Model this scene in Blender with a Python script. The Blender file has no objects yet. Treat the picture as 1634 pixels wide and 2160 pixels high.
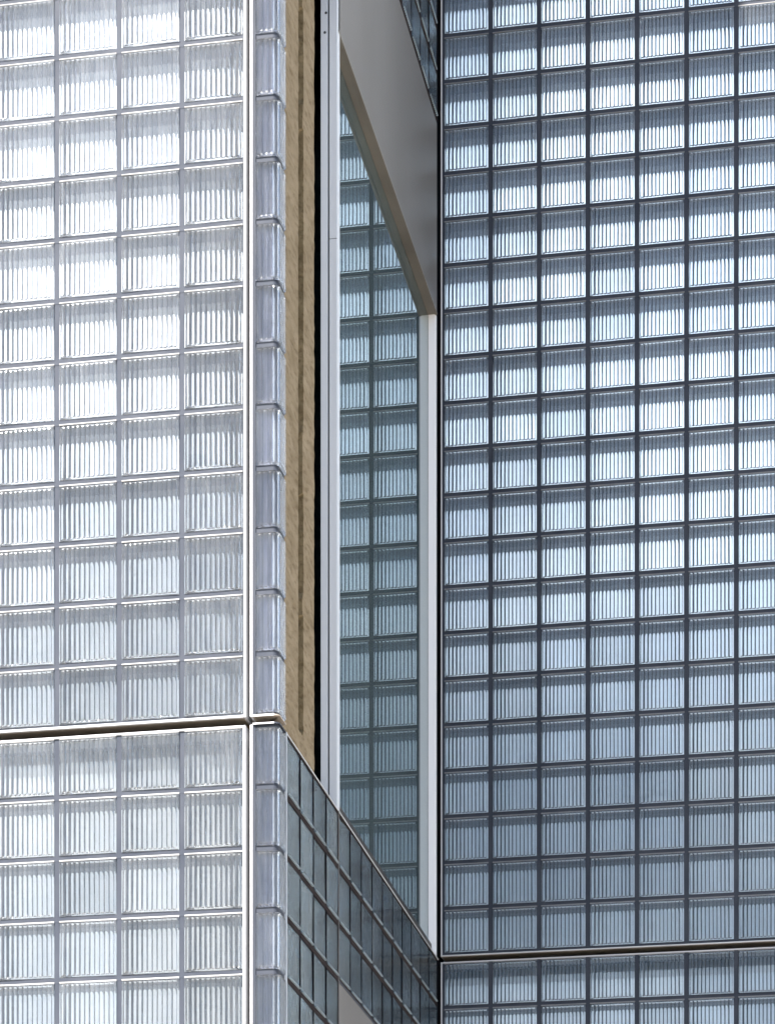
import bpy, bmesh, math, random
from mathutils import Vector, Matrix
random.seed(7)
R = math.radians
sc = bpy.context.scene
col = sc.collection

# ------------------------------------------------------------------ camera
ZC = 1.6                                   # eye height; heights below are measured from the eye and lifted by ZC
YL, YR, XS = 19.0345, 25.9247, -4.3466     # front wall, set-back wall, return wall
cam_d = bpy.data.cameras.new('camera'); cam = bpy.data.objects.new('camera', cam_d); col.objects.link(cam)
cam.location = (0, 0, ZC); cam.rotation_euler = (R(90), 0, 0.1851)
cam_d.sensor_fit = 'VERTICAL'; cam_d.sensor_height = 36.0
cam_d.lens = 5784.7 / 2160 * 36.0
cam_d.shift_y = (3484.9 - 1080) / 2160
cam_d.clip_start = 0.5; cam_d.clip_end = 3000
sc.camera = cam

# ------------------------------------------------------------------ sky, sun, exposure
SUN_EL, SUN_AZ = R(47), R(26)              # azimuth measured from the wall normal, towards the left
w = bpy.data.worlds.new('World'); sc.world = w; w.use_nodes = True
nt = w.node_tree; nt.nodes.clear()
sky = nt.nodes.new('ShaderNodeTexSky'); sky.sky_type = 'NISHITA'; sky.sun_disc = False
sky.sun_elevation = SUN_EL; sky.sun_rotation = R(180) + SUN_AZ
bg = nt.nodes.new('ShaderNodeBackground'); bg.inputs['Strength'].default_value = 0.082
wo = nt.nodes.new('ShaderNodeOutputWorld')
nt.links.new(sky.outputs[0], bg.inputs[0]); nt.links.new(bg.outputs[0], wo.inputs[0])
sd = bpy.data.lights.new('sun', 'SUN'); sd.energy = 5.0; sd.angle = R(0.53); sd.color = (1.0, 0.955, 0.90)
sun = bpy.data.objects.new('sun', sd); col.objects.link(sun)
to_sun = Vector((-math.sin(SUN_AZ) * math.cos(SUN_EL), -math.cos(SUN_AZ) * math.cos(SUN_EL), math.sin(SUN_EL)))
sun.rotation_euler = to_sun.to_track_quat('Z', 'Y').to_euler(); sun.location = (-20, -20, 60)
sc.view_settings.view_transform = 'Standard'; sc.view_settings.look = 'None'
sc.view_settings.exposure = 1.9; sc.view_settings.gamma = 1.0
sc.render.engine = 'CYCLES'
cy = sc.cycles
cy.max_bounces = 14; cy.transmission_bounces = 12; cy.glossy_bounces = 6; cy.diffuse_bounces = 3; cy.transparent_max_bounces = 12
cy.caustics_reflective = False; cy.caustics_refractive = False; cy.sample_clamp_indirect = 6.0
cy.use_denoising = True

# ------------------------------------------------------------------ materials
def mat(name):
    m = bpy.data.materials.new(name); m.use_nodes = True
    n = m.node_tree.nodes; l = m.node_tree.links
    return m, n, l, n['Principled BSDF']
def noise_mix(n, l, target, c1, c2, scale, detail=4, stretch=None, lo=.35, hi=.65, obj=True):
    tc = n.new('ShaderNodeTexCoord'); mp = n.new('ShaderNodeMapping'); nz = n.new('ShaderNodeTexNoise'); rp = n.new('ShaderNodeValToRGB')
    l.new(tc.outputs['Object'], mp.inputs[0]); l.new(mp.outputs[0], nz.inputs['Vector']); l.new(nz.outputs['Fac'], rp.inputs[0])
    if stretch: mp.inputs['Scale'].default_value = stretch
    nz.inputs['Scale'].default_value = scale; nz.inputs['Detail'].default_value = detail
    rp.color_ramp.elements[0].position = lo; rp.color_ramp.elements[0].color = (*c1, 1)
    rp.color_ramp.elements[1].position = hi; rp.color_ramp.elements[1].color = (*c2, 1)
    if target is not None: l.new(rp.outputs[0], target)
    return nz, rp, mp
def simple(name, c1, c2, scale=3, rough=.5, metal=0., stretch=None, spec=.5, bump=0., lo=.35, hi=.65):
    m, n, l, b = mat(name)
    nz, rp, mp = noise_mix(n, l, b.inputs['Base Color'], c1, c2, scale, stretch=stretch, lo=lo, hi=hi)
    b.inputs['Roughness'].default_value = rough; b.inputs['Metallic'].default_value = metal
    b.inputs['Specular IOR Level'].default_value = spec
    if bump:
        bp = n.new('ShaderNodeBump'); bp.inputs['Strength'].default_value = bump; bp.inputs['Distance'].default_value = .01
        l.new(nz.outputs['Fac'], bp.inputs['Height']); l.new(bp.outputs[0], b.inputs['Normal'])
    return m

M_trim = simple('white_metal', (.42, .425, .44), (.50, .50, .51), 2.2, .42, .0, (1, 1, .12))
M_jamb = simple('white_enamel', (.88, .89, .91), (.93, .93, .94), 2.2, .35, .0, (1, 1, .12))
M_post = simple('pale_aluminium', (.55, .57, .60), (.62, .64, .67), 2.0, .42, .25, (2, 2, .1))
M_joint = simple('grey_sealant', (.030, .036, .050), (.046, .052, .067), 4, .6, 0, (1, 1, .6), .15, .2)
M_joint_side = simple('brown_sealant', (.026, .022, .023), (.040, .034, .034), 5, .8, 0, (1, 1, .6), .0)
M_bead = simple('pale_sealant', (.20, .195, .19), (.27, .26, .25), 9, .6)
M_shelf = simple('grey_cell_wall', (.036, .046, .068), (.058, .070, .095), 4, .5)
M_lintel = simple('grey_metal_sheet', (.115, .106, .098), (.15, .141, .132), .45, .5, .1, (1, 1, .5))
M_plate = simple('tan_bounce_plate', (.26, .215, .17), (.34, .285, .23), 2, .45, .1)  # warm bounced light and shade of the undersides put into the colour
M_soffit = simple('soffit_bounce', (.135, .118, .094), (.18, .158, .128), 1.2, .45, .1)  # warm light bounced from below is painted into this brown
M_sill = simple('brown_grey_metal', (.034, .028, .024), (.052, .044, .037), 2, .4, .3)
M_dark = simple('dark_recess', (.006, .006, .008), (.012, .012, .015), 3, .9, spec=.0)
M_wall = simple('white_plaster', (.74, .77, .80), (.82, .84, .86), .8, .9, spec=.1)
M_lining = simple('streaked_lining', (.04, .05, .11), (.42, .45, .68), 55, .4, stretch=(1, 1, .006), lo=.42, hi=.58)  # light and dark streaks painted in to imitate refraction by the ribs
M_glint = simple('rim_glint', (.22, .27, .30), (.38, .45, .48), 30, .35)  # pale colour painted on the rib tips as glints
M_back = simple('teal_grey_backing', (.060, .098, .120), (.095, .145, .170), 2.5, .6, stretch=(1, 1, .3))
M_mass = simple('pale_facade', (.42, .44, .46), (.52, .54, .56), 1.2, .4)
M_ground = simple('paving', (.30, .275, .24), (.38, .35, .31), .7, .85)
M_screw = simple('dark_screw', (.05, .05, .055), (.08, .08, .085), 20, .4, .8)

def glass(name, tint, dust_veil, clear):
    m, n, l, b = mat(name); n.remove(b); out = n['Material Output']
    oi = n.new('ShaderNodeObjectInfo')
    g = n.new('ShaderNodeBsdfGlass'); g.inputs['IOR'].default_value = 1.5
    hs = n.new('ShaderNodeHueSaturation'); hs.inputs['Color'].default_value = (*tint, 1)
    mr = n.new('ShaderNodeMapRange'); mr.inputs['To Min'].default_value = .92; mr.inputs['To Max'].default_value = 1.03
    l.new(oi.outputs['Random'], mr.inputs['Value']); l.new(mr.outputs[0], hs.inputs['Value']); l.new(hs.outputs[0], g.inputs['Color'])
    tc = n.new('ShaderNodeTexCoord'); mp = n.new('ShaderNodeMapping'); mp.inputs['Scale'].default_value = (1, 1, .25)
    ad = n.new('ShaderNodeVectorMath'); ad.operation = 'ADD'
    l.new(tc.outputs['Object'], ad.inputs[0]); l.new(oi.outputs['Random'], ad.inputs[1]); l.new(ad.outputs[0], mp.inputs[0])
    nz = n.new('ShaderNodeTexNoise'); nz.inputs['Scale'].default_value = 22; nz.inputs['Detail'].default_value = 5
    l.new(mp.outputs[0], nz.inputs['Vector'])
    rr = n.new('ShaderNodeMapRange'); rr.inputs['From Min'].default_value = .3; rr.inputs['From Max'].default_value = .75
    rr.inputs['To Min'].default_value = .03; rr.inputs['To Max'].default_value = .13
    l.new(nz.outputs['Fac'], rr.inputs['Value']); l.new(rr.outputs[0], g.inputs['Roughness'])
    tr = n.new('ShaderNodeBsdfTransparent'); tr.inputs[0].default_value = (.94, .97, .98, 1)
    m1 = n.new('ShaderNodeMixShader'); m1.inputs[0].default_value = clear
    l.new(g.outputs[0], m1.inputs[1]); l.new(tr.outputs[0], m1.inputs[2])
    df = n.new('ShaderNodeBsdfDiffuse'); df.inputs[0].default_value = (.75, .77, .79, 1)
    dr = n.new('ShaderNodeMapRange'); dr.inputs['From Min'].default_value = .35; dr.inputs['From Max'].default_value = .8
    dr.inputs['To Min'].default_value = dust_veil * .75; dr.inputs['To Max'].default_value = dust_veil * 1.6
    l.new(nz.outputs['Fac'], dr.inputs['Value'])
    vr = n.new('ShaderNodeMapRange'); vr.inputs['To Min'].default_value = .75; vr.inputs['To Max'].default_value = 1.25
    l.new(oi.outputs['Random'], vr.inputs['Value']); vm = n.new('ShaderNodeMath'); vm.operation = 'MULTIPLY'
    l.new(dr.outputs[0], vm.inputs[0]); l.new(vr.outputs[0], vm.inputs[1])
    m2 = n.new('ShaderNodeMixShader'); l.new(vm.outputs[0], m2.inputs[0])
    l.new(m1.outputs[0], m2.inputs[1]); l.new(df.outputs[0], m2.inputs[2]); l.new(m2.outputs[0], out.inputs[0])
    return m
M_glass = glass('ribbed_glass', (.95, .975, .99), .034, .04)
M_glass_front = glass('sunlit_ribbed_glass', (.96, .98, .99), .056, .08)  # sunlit copy of the ribbed glass, paler veil added for sun glare
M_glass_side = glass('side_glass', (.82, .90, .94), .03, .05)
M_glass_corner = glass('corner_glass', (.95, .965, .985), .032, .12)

def blind_mat():
    m, n, l, b = mat('white_blind'); n.remove(b)
    t = n.new('ShaderNodeBsdfTranslucent'); d = n.new('ShaderNodeBsdfDiffuse'); mx = n.new('ShaderNodeMixShader')
    nz, rp, mp = noise_mix(n, l, t.inputs[0], (.70, .74, .79), (.95, .96, .97), .75, 4, (1, 1, .6), .3, .62)
    d.inputs[0].default_value = (.8, .82, .84, 1); mx.inputs[0].default_value = .35
    l.new(t.outputs[0], mx.inputs[1]); l.new(d.outputs[0], mx.inputs[2]); l.new(mx.outputs[0], n['Material Output'].inputs[0]); return m
M_blind = blind_mat()
def emit(name, colr, s):
    m, n, l, b = mat(name); n.remove(b)
    e = n.new('ShaderNodeEmission'); e.inputs[0].default_value = (*colr, 1); e.inputs[1].default_value = s
    l.new(e.outputs[0], n['Material Output'].inputs[0]); return m

def pane_mat():
    m, n, l, b = mat('window_glass'); n.remove(b)
    fr = n.new('ShaderNodeFresnel'); fr.inputs[0].default_value = 1.52
    a = n.new('ShaderNodeMath'); a.operation = 'MULTIPLY'; a.inputs[1].default_value = 2.0; l.new(fr.outputs[0], a.inputs[0])
    d = n.new('ShaderNodeMath'); d.operation = 'ADD'; d.inputs[1].default_value = 1.0; l.new(fr.outputs[0], d.inputs[0])
    q = n.new('ShaderNodeMath'); q.operation = 'DIVIDE'; l.new(a.outputs[0], q.inputs[0]); l.new(d.outputs[0], q.inputs[1])
    gl = n.new('ShaderNodeBsdfGlossy'); gl.inputs['Color'].default_value = (.86, .92, .93, 1); gl.inputs['Roughness'].default_value = 0.006
    tr = n.new('ShaderNodeBsdfTransparent'); tr.inputs[0].default_value = (.45, .55, .52, 1)
    # faint waviness of the pane
    tc = n.new('ShaderNodeTexCoord'); nz = n.new('ShaderNodeTexNoise'); nz.inputs['Scale'].default_value = .8; nz.inputs['Detail'].default_value = 1
    bp = n.new('ShaderNodeBump'); bp.inputs['Strength'].default_value = .02; bp.inputs['Distance'].default_value = .02
    l.new(tc.outputs['Object'], nz.inputs['Vector']); l.new(nz.outputs['Fac'], bp.inputs['Height']); l.new(bp.outputs[0], gl.inputs['Normal'])
    mx = n.new('ShaderNodeMixShader'); l.new(q.outputs[0], mx.inputs[0]); l.new(tr.outputs[0], mx.inputs[1]); l.new(gl.outputs[0], mx.inputs[2])
    df = n.new('ShaderNodeBsdfDiffuse'); df.inputs[0].default_value = (.50, .66, .68, 1); m3 = n.new('ShaderNodeMixShader'); m3.inputs[0].default_value = .05
    l.new(mx.outputs[0], m3.inputs[1]); l.new(df.outputs[0], m3.inputs[2]); l.new(m3.outputs[0], n['Material Output'].inputs[0]); return m
M_pane = pane_mat()

def fibre_mat(nm, ca, cb):
    m, n, l, b = mat(nm)
    nz, rp, mp = noise_mix(n, l, None, ca, cb, 9, 8, (1, .30, 1.0), .3, .7)
    mp.inputs['Rotation'].default_value = (R(28), 0, 0)
    n2, r2, p2 = noise_mix(n, l, None, (.62, .58, .52), (1, 1, 1), 34, 6, (1, .25, .9), .34, .50)
    p2.inputs['Rotation'].default_value = (R(32), 0, 0)
    mx = n.new('ShaderNodeMixRGB'); mx.blend_type = 'MULTIPLY'; mx.inputs[0].default_value = .75
    l.new(rp.outputs[0], mx.inputs[1]); l.new(r2.outputs[0], mx.inputs[2]); l.new(mx.outputs[0], b.inputs['Base Color'])
    b.inputs['Roughness'].default_value = .95; b.inputs['Specular IOR Level'].default_value = .1
    bp = n.new('ShaderNodeBump'); bp.inputs['Strength'].default_value = .6; bp.inputs['Distance'].default_value = .02
    l.new(n2.outputs['Fac'], bp.inputs['Height']); l.new(bp.outputs[0], b.inputs['Normal'])
    return m
M_fibre = fibre_mat('tan_fireproofing', (.180, .138, .085), (.258, .206, .138))
M_fibre_shade = fibre_mat('groove_shade', (.12, .09, .05), (.20, .155, .09))  # darker brown puts the groove's shade into the colour

# ------------------------------------------------------------------ helpers
def add_box(bm, x0, x1, y0, y1, z0, z1, mi=0):
    v = [bm.verts.new(p) for p in ((x0, y0, z0), (x1, y0, z0), (x1, y1, z0), (x0, y1, z0), (x0, y0, z1), (x1, y0, z1), (x1, y1, z1), (x0, y1, z1))]
    for f in ((0, 3, 2, 1), (4, 5, 6, 7), (0, 1, 5, 4), (1, 2, 6, 5), (2, 3, 7, 6), (3, 0, 4, 7)):
        bm.faces.new([v[i] for i in f]).material_index = mi
def mesh(name, bm, mats):
    me = bpy.data.meshes.new(name); bm.to_mesh(me); bm.free()
    for m in (mats if isinstance(mats, (list, tuple)) else [mats]): me.materials.append(m)
    return me
def link(name, me, parent=None, loc=(0, 0, 0), rot=(0, 0, 0)):
    o = bpy.data.objects.new(name, me); col.objects.link(o); o.parent = parent; o.location = loc; o.rotation_euler = rot
    return o
def obj(name, bm, mats, parent=None): return link(name, mesh(name, bm, mats), parent)
def boxes(name, bxs, m, parent=None, bevel=0.):
    bm = bmesh.new()
    for b in bxs: add_box(bm, *b)
    if bevel: bmesh.ops.bevel(bm, geom=bm.edges[:], offset=bevel, segments=1, affect='EDGES')
    return obj(name, bm, m, parent)
def thing(name, label, cat, loc, rz=0, group=None):
    o = link(name, None, None, loc, (0, 0, rz)); o['label'] = label; o['category'] = cat
    if group: o['group'] = group
    return o
def struct(o): o['kind'] = 'structure'; return o

# ------------------------------------------------------------------ glass block mesh
PX, PZ, JT = 0.46574, 0.44, 0.039
BW, BH = PX - JT, PZ - JT
NSEG, NRIB = 9, 11
def ribbed_solid(path_fn, length, nrib, height=BH, margin=.017, thick=.014, out_a=R(52), in_a=R(38), base=.004, tooth=0.):
    """closed glass body: upright round ribs with rounded tips on the outer face, shallower ribs on the inner face"""
    bm = bmesh.new(); p = (length - 2 * margin) / nrib
    def prof(s, a):
        r = p / 2 / math.sin(a); t = s - p / 2
        return math.sqrt(max(r * r - t * t, 0)) - r * math.cos(a)
    ss = [(0, 0, 0), (margin * .5, 0, 0)]
    for k in range(nrib):
        for j in range(NSEG + (k == nrib - 1)):
            q = j / NSEG * p; ss.append((margin + k * p + q, prof(q, out_a), prof(q, in_a) if in_a else 0))
    ss += [(length - margin * .5, 0, 0), (length, 0, 0)]
    hmax = max(q[1] for q in ss)
    rows = [(0, -.006, 0), (.004, .0, 0), (.011, .0, 0)]
    for a in (0.0, .25, .5, .75, 1.0): rows.append((.012 + .016 * a, .001, math.sqrt(1 - (1 - a) ** 2)))
    rows = rows + [(height * .5, .001, 1.0)] + [(height - z, e, f) for z, e, f in reversed(rows)]
    out, inn, nS = [], [], len(ss)
    for z, e, f in rows:
        ro = []
        for i, (s_, h, hi) in enumerate(ss):
            x, y, nx, ny = path_fn(s_); ee = e if 0 < i < nS - 1 else min(e, -.004)
            d = ee + base + f * h
            if tooth and z < .014: d += tooth * (1 if .003 < z < .0115 else .3) * (1 if h > .6 * hmax else 0)
            ro.append(bm.verts.new((x + nx * d, y + ny * d, z)))
        out.append(ro)
    for z, f in ((0, 0), (.014, 0), (.022, .7), (.032, 1), (height - .032, 1), (height - .022, .7), (height - .014, 0), (height, 0)):
        ri = []
        for s_, h, hi in ss:
            x, y, nx, ny = path_fn(s_); d = thick - base + f * hi
            ri.append(bm.verts.new((x - nx * d, y - ny * d, z)))
        inn.append(ri)
    for r in range(len(rows) - 1):
        for i in range(nS - 1):
            f_ = bm.faces.new((out[r][i], out[r][i + 1], out[r + 1][i + 1], out[r + 1][i]))
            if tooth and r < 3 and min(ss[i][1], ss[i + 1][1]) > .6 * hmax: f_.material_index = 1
    for r in range(len(inn) - 1):
        for i in range(nS - 1): bm.faces.new((inn[r][i + 1], inn[r][i], inn[r + 1][i], inn[r + 1][i + 1]))
    for i in range(nS - 1):
        bm.faces.new((inn[0][i], inn[0][i + 1], out[0][i + 1], out[0][i]))
        bm.faces.new((out[-1][i], out[-1][i + 1], inn[-1][i + 1], inn[-1][i]))
    for i in (0, nS - 1):
        loop = [out[r][i] for r in range(len(rows))] + [inn[r][i] for r in range(len(inn) - 1, -1, -1)]
        bm.faces.new(loop)
    bmesh.ops.recalc_face_normals(bm, faces=bm.faces[:])
    return bm
def flat_path(s): return (s - BW / 2, 0, 0, -1)
ME_block = mesh('glass_block', ribbed_solid(flat_path, BW, NRIB), M_glass)
ME_side = mesh('glass_block', ribbed_solid(flat_path, BW, NRIB, out_a=R(16), in_a=0, base=-.006, margin=.024, tooth=.016), [M_glass_side, M_glint])

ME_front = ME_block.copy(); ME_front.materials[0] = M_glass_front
# corner block: short front leg, round corner, short side leg (coordinates relative to the corner point of the two walls)
CF, CR, CSD = .172, .052, .212
def corner_path(s):
    a = CF - CR; arc = CR * math.pi / 2
    if s < a: return (-CF + s, 0, 0, -1)
    if s < a + arc:
        t = (s - a) / CR; return (-CR + CR * math.sin(t), CR - CR * math.cos(t), math.sin(t), -math.cos(t))
    return (0, CR + s - a - arc, 1, 0)
CLEN = CF - CR + CR * math.pi / 2 + CSD - CR
ME_corner = mesh('corner_block', ribbed_solid(corner_path, CLEN, 9, out_a=R(34), in_a=R(26), base=.001), M_glass_corner)

CELL = .34
def lattice_bm(nx, nz, x0, z0, vrec=.002, bead=True, rim=0.):
    """joints of a panel: bars in front, deep thin cell walls behind them"""
    bm = bmesh.new(); W, H = nx * PX, nz * PZ; j = JT / 2 + rim; jc = JT / 2
    for k in range(nz + 1):
        z = z0 + k * PZ; a, b = (z - j, z + j)
        if k == 0: a = z
        if k == nz: b = z
        add_box(bm, x0, x0 + W, 0, .06, a, b, 0)
        add_box(bm, x0, x0 + W, .06, CELL, max(a, z - .011), min(b, z + .011), 1)
        if k and bead:      # sloping bead of sealant on top of the row below
            for i in range(nx):
                xa, xb = x0 + i * PX + jc, x0 + (i + 1) * PX - jc; a = z - jc
                v = [bm.verts.new(q) for q in ((xa, -.0005, a + .011), (xb, -.0005, a + .011), (xb, -.0085, a - .001), (xa, -.0085, a - .001), (xb, -.0005, a - .001), (xa, -.0005, a - .001))]
                for f in ((0, 3, 2, 1), (5, 4, 2, 3), (0, 1, 4, 5), (1, 2, 4), (0, 5, 3)): bm.faces.new([v[t] for t in f]).material_index = 2
    for k in range(nz):
        za, zb = z0 + k * PZ + j, z0 + (k + 1) * PZ - j
        for i in range(nx + 1):
            x = x0 + i * PX; a, b = x - j, x + j
            if i == 0: a = x
            if i == nx: b = x
            add_box(bm, a, b, vrec, .058, za, zb, 0 if bead else 3)
            add_box(bm, max(a, x - .011), min(b, x + .011), .058, CELL - .002, za - j + .0115, zb + j - .0115, 1)
    return bm
def place_blocks(parent, cells, x0, z0, me=None, name='glass_block'):
    for i, k in cells:
        link(name, me or ME_block, parent,
             (x0 + (i + .5) * PX + random.uniform(-.001, .001), -.003 + random.uniform(-.0012, .0012), z0 + k * PZ + JT / 2),
             (R(random.uniform(-.5, .5)), R(random.uniform(-.2, .2)), R(random.uniform(-.8, .8))))
def block_field(parent, cells, x0, z0, name='glass_block_field', m=None):
    if not cells: return
    bm = bmesh.new()
    for i, k in cells:
        n0 = len(bm.verts); bm.from_mesh(ME_side if m else ME_block); bm.verts.ensure_lookup_table()
        mtx = Matrix.Translation((x0 + (i + .5) * PX, -.003 + random.uniform(-.0012, .0012), z0 + k * PZ + JT / 2)) @ Matrix.Rotation(R(random.uniform(-.3, .3)), 4, 'Z')
        bmesh.ops.transform(bm, matrix=mtx, verts=bm.verts[n0:])
    o = obj(name, bm, m or M_glass, parent); o['kind'] = 'stuff'; return o

def panel(name, label, loc, rz, nx, nz, x0, z0, shown, rest, trims, group, plate=None):
    t = thing(name, label, 'glass wall', loc, rz, group)
    obj('joint_grid', lattice_bm(nx, nz, x0, z0, .001 if rz else .002, not rz, .0055 if loc[1] == YR else 0.), [M_joint_side if rz else M_joint, M_shelf, M_bead, M_dark], t)
    for tr in trims: boxes('trim', [tr], (M_lintel if tr[0] > 2 and tr[1] < 2.1 else M_post) if rz else M_trim, t, .0015)
    if plate: boxes('underside_plate', [plate], M_plate, t)
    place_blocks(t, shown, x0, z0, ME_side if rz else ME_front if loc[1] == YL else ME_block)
    block_field(t, rest, x0, z0, m=[M_glass_side, M_glint] if rz else None)
    return t

ZU, ZL = 6.676 + ZC, 6.168 + ZC + PZ       # bottom of the upper storey grid, top of the lower storey grid
G = 'glass block wall panels in metal frames'

# ------------------------------------------------------------------ setting
g = boxes('ground', [(-400, 400, -400, 400, -.5, 0)], M_ground); struct(g)

# front wall, upper storey: 4 columns seen, one more beyond the picture
XL0 = -4.5938 - 5 * PX
o_ = (0, YL, 0)
panel('glass_block_panel', 'sunlit white glass block panel above the horizontal metal joint, left of the rounded corner strip', o_, 0, 5, 13, XL0, ZU,
      [(i, k) for i in range(1, 5) for k in range(12)], [(0, k) for k in range(13)] + [(i, 12) for i in range(1, 5)],
      [(-4.606, -4.587, -.008, .25, ZU - .011, ZU + 13 * PZ), (XL0, -4.607, -.008, .02, ZU - .011, ZU + .006)], G, (XL0, -4.607, .021, .25, ZU - .009, ZU - .001))
panel('glass_block_panel', 'sunlit white glass block panel below the horizontal metal joint, left of the rounded corner strip', o_, 0, 5, 7, XL0, ZL - 7 * PZ,
      [(i, k) for i in range(1, 5) for k in range(2, 7)], [(0, k) for k in range(7)] + [(i, k) for i in range(1, 5) for k in (0, 1)],
      [(-4.610, -4.591, -.008, .25, ZL - 7 * PZ, ZL), (XL0, -4.611, -.008, .25, ZL - .014, ZL)], G)

# set-back wall
XR0 = -3.8537 - PX
o_ = (0, YR, 0)
panel('glass_block_panel', 'tall shaded blue-grey glass block panel facing the street beside the deep window', o_, 0, 8, 22, XR0, ZU,
      [(i, k) for i in range(1, 6) for k in range(20)], [(0, k) for k in range(22)] + [(i, k) for i in (6, 7) for k in range(22)] + [(i, k) for i in range(1, 6) for k in (20, 21)],
      [(-4.3355, -4.3215, -.008, .25, ZU - .013, ZU + 22 * PZ), (-4.321, XR0 + 8 * PX, -.008, .02, ZU - .013, ZU - .001)], G, (-4.321, XR0 + 8 * PX, .021, .25, ZU - .011, ZU - .002))
panel('glass_block_panel', 'shaded blue-grey glass block panel beneath the black horizontal gap in the set-back wall', o_, 0, 8, 4, XR0, ZL - 4 * PZ,
      [(i, k) for i in range(0, 7) for k in range(2, 4)], [(7, k) for k in range(4)] + [(i, k) for i in range(7) for k in (0, 1)],
      [(-4.3355, -4.3215, -.008, .25, ZL - 4 * PZ, ZL), (-4.321, XR0 + 8 * PX, -.008, .25, ZL - .012, ZL)], G)

# return wall (local x runs back along +Y, inwards is -X)
o_ = (XS, YL, 0); rz = R(90)
panel('glass_block_panel', 'dark teal glass block panel of four columns turning back from the rounded corner', o_, rz, 4, 7, .231, ZL - 7 * PZ,
      [(i, k) for i in range(4) for k in range(1, 7)], [(i, 0) for i in range(4)],
      [(.231, 2.074, -.006, .06, ZL + .001, ZL + .008), (.217, .230, -.007, .1, ZL - 7 * PZ, ZL + .010)], G)
panel('glass_block_panel', 'dark teal glass block band of three rows under the deep side window', o_, rz, 10, 3, 2.094, ZL - 3 * PZ,
      [(i, k) for i in range(10) for k in range(3)], [],
      [(2.094, 6.80, -.006, .06, ZL + .001, ZL + .008), (2.083, 2.092, -.006, .1, ZL - 7 * PZ, ZL + .010)], G)
panel('glass_block_panel', 'blue-teal glass block panel above the grey metal lintel of the side window', o_, rz, 10, 5, 2.094, ZU + 18 * PZ,
      [(i, k) for i in range(5, 10) for k in range(3)], [(i, k) for i in range(5) for k in range(5)] + [(i, k) for i in range(5, 10) for k in (3, 4)],
      [], G)

# rounded corner strips
def corner_outline(off=0., n=8):
    pts = [(-CF, off)]
    for i in range(n + 1):
        t = i / n * math.pi / 2; r = CR - off
        pts.append((-CR + r * math.sin(t), CR - r * math.cos(t)))
    pts.append((-off, CSD)); return pts
def corner_slab(bm, z0, z1, off, inner, mi=0):
    a = corner_outline(off); b = corner_outline(inner)
    vs = []
    for z in (z0, z1): vs.append(([bm.verts.new((x, y, z)) for x, y in a], [bm.verts.new((x, y, z)) for x, y in b]))
    n = len(a)
    for i in range(n - 1):
        for f in ((vs[0][0][i], vs[0][0][i + 1], vs[1][0][i + 1], vs[1][0][i]), (vs[0][1][i + 1], vs[0][1][i], vs[1][1][i], vs[1][1][i + 1]),
                  (vs[1][0][i], vs[1][0][i + 1], vs[1][1][i + 1], vs[1][1][i]), (vs[0][0][i + 1], vs[0][0][i], vs[0][1][i], vs[0][1][i + 1])):
            bm.faces.new(f).material_index = mi
    for i in (0, n - 1):
        q = (vs[0][0][i], vs[1][0][i], vs[1][1][i], vs[0][1][i]); bm.faces.new(q if i == 0 else q[::-1]).material_index = mi
def corner_strip(label, z0, nz, up):
    t = thing('corner_block_strip', label, 'corner strip', (XS, YL, 0), 0, 'rounded glass block corner strips')
    bm = bmesh.new()
    for k in range(nz + 1):
        z = z0 + k * PZ; a, b = z - JT / 2, z + JT / 2
        if k == 0: a = z
        if k == nz: b = z
        corner_slab(bm, a, b, .012, .09)
    add_box(bm, -CF - .019, -CF - .001, .003, .09, z0, z0 + nz * PZ)
    obj('joint_grid', bm, [M_joint], t)
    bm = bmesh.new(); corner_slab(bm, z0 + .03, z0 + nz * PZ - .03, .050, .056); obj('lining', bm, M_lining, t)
    boxes('trim', [(-CF - .040, -CF - .020, -.008, .25, z0 - (.011 if up else 0), z0 + nz * PZ)], M_trim, t, .002)
    bm = bmesh.new(); za, zb = (z0 - .011, z0 - .001) if up else (z0 + nz * PZ + .001, z0 + nz * PZ + .010)
    ring = [(-CF - .0195, -.008), (-.034, -.008)]
    for i in range(1, 6):
        tt = i / 5 * math.pi / 2; ring.append((-.034 + .036 * math.sin(tt), .028 - .036 * math.cos(tt)))
    ring += [(.002, CSD), (-.30, CSD + .06), (-CF - .0195, CSD + .06)]
    lo = [bm.verts.new((x, y, za)) for x, y in ring]; hi = [bm.verts.new((x, y, zb)) for x, y in ring]
    bm.faces.new(lo[::-1]); bm.faces.new(hi)
    for i in range(len(ring)): j = (i + 1) % len(ring); bm.faces.new((lo[i], lo[j], hi[j], hi[i]))
    bmesh.ops.recalc_face_normals(bm, faces=bm.faces[:])
    obj('end_plate', bm, M_plate if up else M_joint, t)
    boxes('edge_strip', [(-CF - .0195, -.034, -.0125, -.0085, za - .002, zb + (.003 if up else 0))], M_trim, t)
    for k in range(nz):
        link('corner_block', ME_corner, t, (random.uniform(-.001, .001), random.uniform(-.001, .001), z0 + k * PZ + JT / 2))
    return t
corner_strip('upper strip of rounded clear glass corner blocks beside the tan fireproofed column', ZU, 13, True)
corner_strip('lower strip of rounded clear glass corner blocks next to the dark teal return wall', ZL - 7 * PZ, 7, False)

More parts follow.
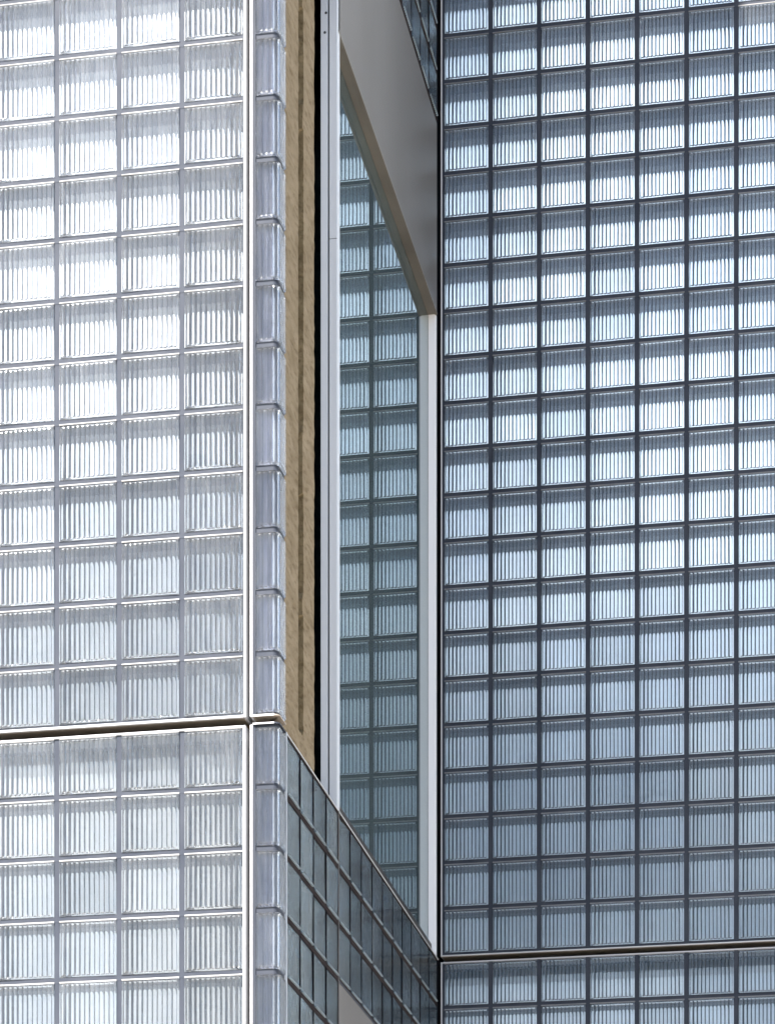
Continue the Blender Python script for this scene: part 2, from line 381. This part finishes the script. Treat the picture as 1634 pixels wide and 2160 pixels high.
# tan fireproofed column in the open bay
XC = -4.415
def fibre_column():
    bm = bmesh.new(); ny, nzs = 44, 170; y0, y1, z0, z1 = .20, 1.50, ZL - .3, ZL + 9.4
    rnd = random.Random(3); vs = []
    for r in range(nzs + 1):
        row = []; z = z0 + (z1 - z0) * r / nzs; wob = .004 * math.sin(z * 1.7) + .003 * math.sin(z * 5.1 + 1)
        for c in range(ny + 1):
            y = y0 + (y1 - y0) * c / ny; x = 0
            gy = y - (1.02 + wob)
            if abs(gy) < .07 and z > ZL + .30: x = -.09
            row.append(bm.verts.new((x + rnd.uniform(-.003, .003), y + (rnd.uniform(-.004, .004) if 0 < c < ny else 0), z)))
        vs.append(row)
    for r in range(nzs):
        for c in range(ny):
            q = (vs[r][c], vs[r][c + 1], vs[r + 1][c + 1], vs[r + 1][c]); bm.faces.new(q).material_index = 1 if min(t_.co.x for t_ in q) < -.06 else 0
    b = [[bm.verts.new((-.28, y, z)) for y in (y0, y1)] for z in (z0, z1)]
    L = [vs[r][0] for r in range(nzs + 1)]; Rr = [vs[r][ny] for r in range(nzs + 1)]
    bm.faces.new(L + [b[1][0], b[0][0]]); bm.faces.new(Rr[::-1] + [b[0][1], b[1][1]])
    bm.faces.new(vs[nzs] + [b[1][1], b[1][0]]); bm.faces.new(vs[0][::-1] + [b[0][0], b[0][1]])
    bm.faces.new((b[0][0], b[1][0], b[1][1], b[0][1]))
    bmesh.ops.recalc_face_normals(bm, faces=bm.faces[:])
    o = obj('column', bm, [M_fibre, M_fibre_shade]); o.location = (XC, YL, 0)
    o['label'] = 'tan fibrous fireproofed column with a vertical groove, between corner blocks and aluminium post'; o['category'] = 'column'
fibre_column()

# aluminium post
t = thing('window_post', 'pale aluminium post with a dark groove and two screws beside the tan column', 'post', (XS, YL + 2.04, ZL))
boxes('outer_profile', [(-.0645, 0, 0, .10, .011, 9.5)], M_post, t, .003)
boxes('inner_profile', [(-.133, -.076, 0, .10, .0, 9.5)], M_post, t, .003)
boxes('groove', [(-.0755, -.065, .03, .09, .0, 9.5)], M_dark, t)
boxes('seam', [(-.064, -.002, -.0008, .02, 11.09 - 6.608, 11.094 - 6.608)], M_screw, t)
for sx, sz in ((-.090, 12.87 - 6.608), (-.099, 12.717 - 6.608)):
    bm = bmesh.new(); bmesh.ops.create_cone(bm, cap_ends=True, segments=16, radius1=.0105, radius2=.008, depth=.006)
    bmesh.ops.rotate(bm, verts=bm.verts[:], matrix=Matrix.Rotation(R(90), 3, 'X')); bmesh.ops.translate(bm, verts=bm.verts[:], vec=(sx, -.003, sz))
    obj('screw', bm, M_screw, t)

# side window: pane, sill profile, jamb
XG = -4.433
ZH = 12.755 + ZC
t = thing('side_window', 'tall greenish window pane in the return wall mirroring the shaded glass blocks', 'window', (XS, YL, 0))
boxes('pane', [(XG - XS - .012, XG - XS, 2.15, 6.733, ZL + .144, ZH - .008)], M_pane, t)
boxes('sill_profile', [(XG - XS - .05, XG - XS + .035, 2.145, 6.734, ZL + .0, ZL + .142)], M_sill, t, .002)
boxes('jamb', [(XG - XS + .001, -.012, 6.735, 6.80, ZL + .012, ZH - .002)], M_jamb, t, .002)
boxes('jamb_seal', [(XG - XS - .012, XG - XS + .0005, 6.7345, 6.80, ZL + .144, ZH - .002)], M_dark, t)

# lintels
t = thing('metal_lintel', 'broad grey sheet metal lintel over the side window, under the blue-teal blocks', 'lintel', (XS, YL, 0), 0, 'sheet metal lintels on the return wall')
boxes('sheet', [(-.11, 0, 2.09, 6.735, ZH, 14.565 + ZC)], M_lintel, t, .003)
boxes('drip_edge', [(-.02, .004, 2.09, 6.736, ZH - .012, ZH + .004)], M_soffit, t, .001)
boxes('soffit', [(XG - XS + .001, -.021, 2.09, 6.734, ZH - .006, ZH - .001)], M_soffit, t)
t = thing('metal_lintel', 'grey sheet metal lintel just showing below the dark teal three-row band', 'lintel', (XS, YL, 0), 0, 'sheet metal lintels on the return wall')
boxes('sheet', [(-.22, .001, 2.094, 6.735, ZL - 3 * PZ - 1.8, ZL - 3 * PZ - .016)], M_lintel, t, .003)
boxes('cap', [(-.10, .003, 2.094, 6.80, ZL - 3 * PZ - .015, ZL - 3 * PZ - .001)], M_joint, t)

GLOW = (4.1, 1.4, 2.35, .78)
# ------------------------------------------------------------------ interiors and building mass
def room(name, x0, x1, y0, y1, z0, z1, m):
    bm = bmesh.new(); th = .1
    add_box(bm, x0 - th, x0, y0, y1, z0 - th, z1 + th); add_box(bm, x1, x1 + th, y0, y1, z0 - th, z1 + th)
    add_box(bm, x0 - th, x1 + th, y1 + .001, y1 + th, z0 - th, z1 + th)
    add_box(bm, x0, x1, y0, y1, z0 - th, z0); add_box(bm, x0, x1, y0, y1, z1, z1 + th)
    return struct(obj(name, bm, m))
def glow(name, x0, x1, y_blind, y_glow, z0, z1, zl0, zl1, power, colr, xl=None):
    """added translucent blind behind the cells, with an added unseen emissive panel shining through it"""
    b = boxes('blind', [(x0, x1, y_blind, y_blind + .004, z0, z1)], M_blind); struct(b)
    o = boxes('added_glow_panel', [(x0 if xl is None else xl, x1, y_glow, y_glow + .02, zl0, zl1)], emit('added_glow_panel', colr, power)); struct(o)  # unseen emitter added to brighten the blocks from behind
XRE = XR0 + 8 * PX
room('interior_wall', XL0 - .6, -4.78, YL + CELL + .002, YL + 2.6, ZU - .05, ZU + 14 * PZ, M_wall)
room('interior_wall', XL0 - .6, -4.78, YL + CELL + .002, YL + 2.6, ZL - 9 * PZ, ZL - .06, M_wall)
room('interior_wall', -4.31, XRE + .6, YR + CELL + .002, YR + 3.0, ZU - .05, ZU + 24 * PZ, M_wall)
room('interior_wall', -4.31, XRE + .6, YR + CELL + .002, YR + 3.0, ZL - 8 * PZ, ZL - .06, M_wall)
C1 = (.84, .92, 1.0)
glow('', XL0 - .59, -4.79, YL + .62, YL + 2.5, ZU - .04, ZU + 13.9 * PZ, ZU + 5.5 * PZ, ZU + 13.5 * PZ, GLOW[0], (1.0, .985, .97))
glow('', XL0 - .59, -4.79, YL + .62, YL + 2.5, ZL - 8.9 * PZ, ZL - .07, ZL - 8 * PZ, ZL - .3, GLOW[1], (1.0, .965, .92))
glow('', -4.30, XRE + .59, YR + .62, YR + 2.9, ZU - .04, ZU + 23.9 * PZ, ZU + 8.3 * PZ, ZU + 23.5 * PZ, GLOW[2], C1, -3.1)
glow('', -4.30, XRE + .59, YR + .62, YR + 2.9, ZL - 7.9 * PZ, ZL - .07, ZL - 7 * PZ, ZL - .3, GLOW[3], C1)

bm = bmesh.new()
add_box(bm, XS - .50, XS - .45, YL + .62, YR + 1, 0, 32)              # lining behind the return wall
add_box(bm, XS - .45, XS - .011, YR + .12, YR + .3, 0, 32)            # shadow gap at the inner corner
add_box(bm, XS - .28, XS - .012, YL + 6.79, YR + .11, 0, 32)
struct(obj('recess_wall', bm, M_dark))  # near-black colour stands in for the deep shade in these gaps
bm = bmesh.new(); add_box(bm, XS - .40, XS - CELL - .003, YL + .26, YL + 6.78, ZL - 7 * PZ, ZL - .02); add_box(bm, XS - .40, XS - CELL - .003, YL + 2.0, YL + 6.78, ZU + 18 * PZ, ZU + 24 * PZ)
struct(obj('backing_wall', bm, M_back))
bm = bmesh.new()
add_box(bm, -30, -4.80, YL + .05, YL + 2.6, ZU + 14.5 * PZ, 24.8)
add_box(bm, -4.798, XS - .02, YL + .05, YL + .22, ZU + 13.1 * PZ, 24.8)  # unseen sheet added to keep sun off the set-back wall
add_box(bm, -30, -4.80, YL + .05, YL + 2.6, 24.805, 34)  # unseen, stepped back to let a sun patch reach the set-back wall
add_box(bm, -30, XL0 - .72, YL + .02, YL + 2.6, 0, ZU + 14.5 * PZ - .005)
add_box(bm, XL0 - .71, XS - .02, YL + .02, YL + 2.5, 0, ZL - 9 * PZ - .2)
add_box(bm, -30, XS - .51, YL + 2.72, YR + 6, 0, 34)
add_box(bm, XS, 30, YR + 3.2, YR + 6, 0, 34)
add_box(bm, XR0 + 8 * PX + .72, 30, YR + .02, YR + 3.19, 0, 34)
add_box(bm, XS, XR0 + 8 * PX + .71, YR + .02, YR + 3.19, ZU + 24.5 * PZ, 34)
struct(obj('building_wall', bm, M_mass))
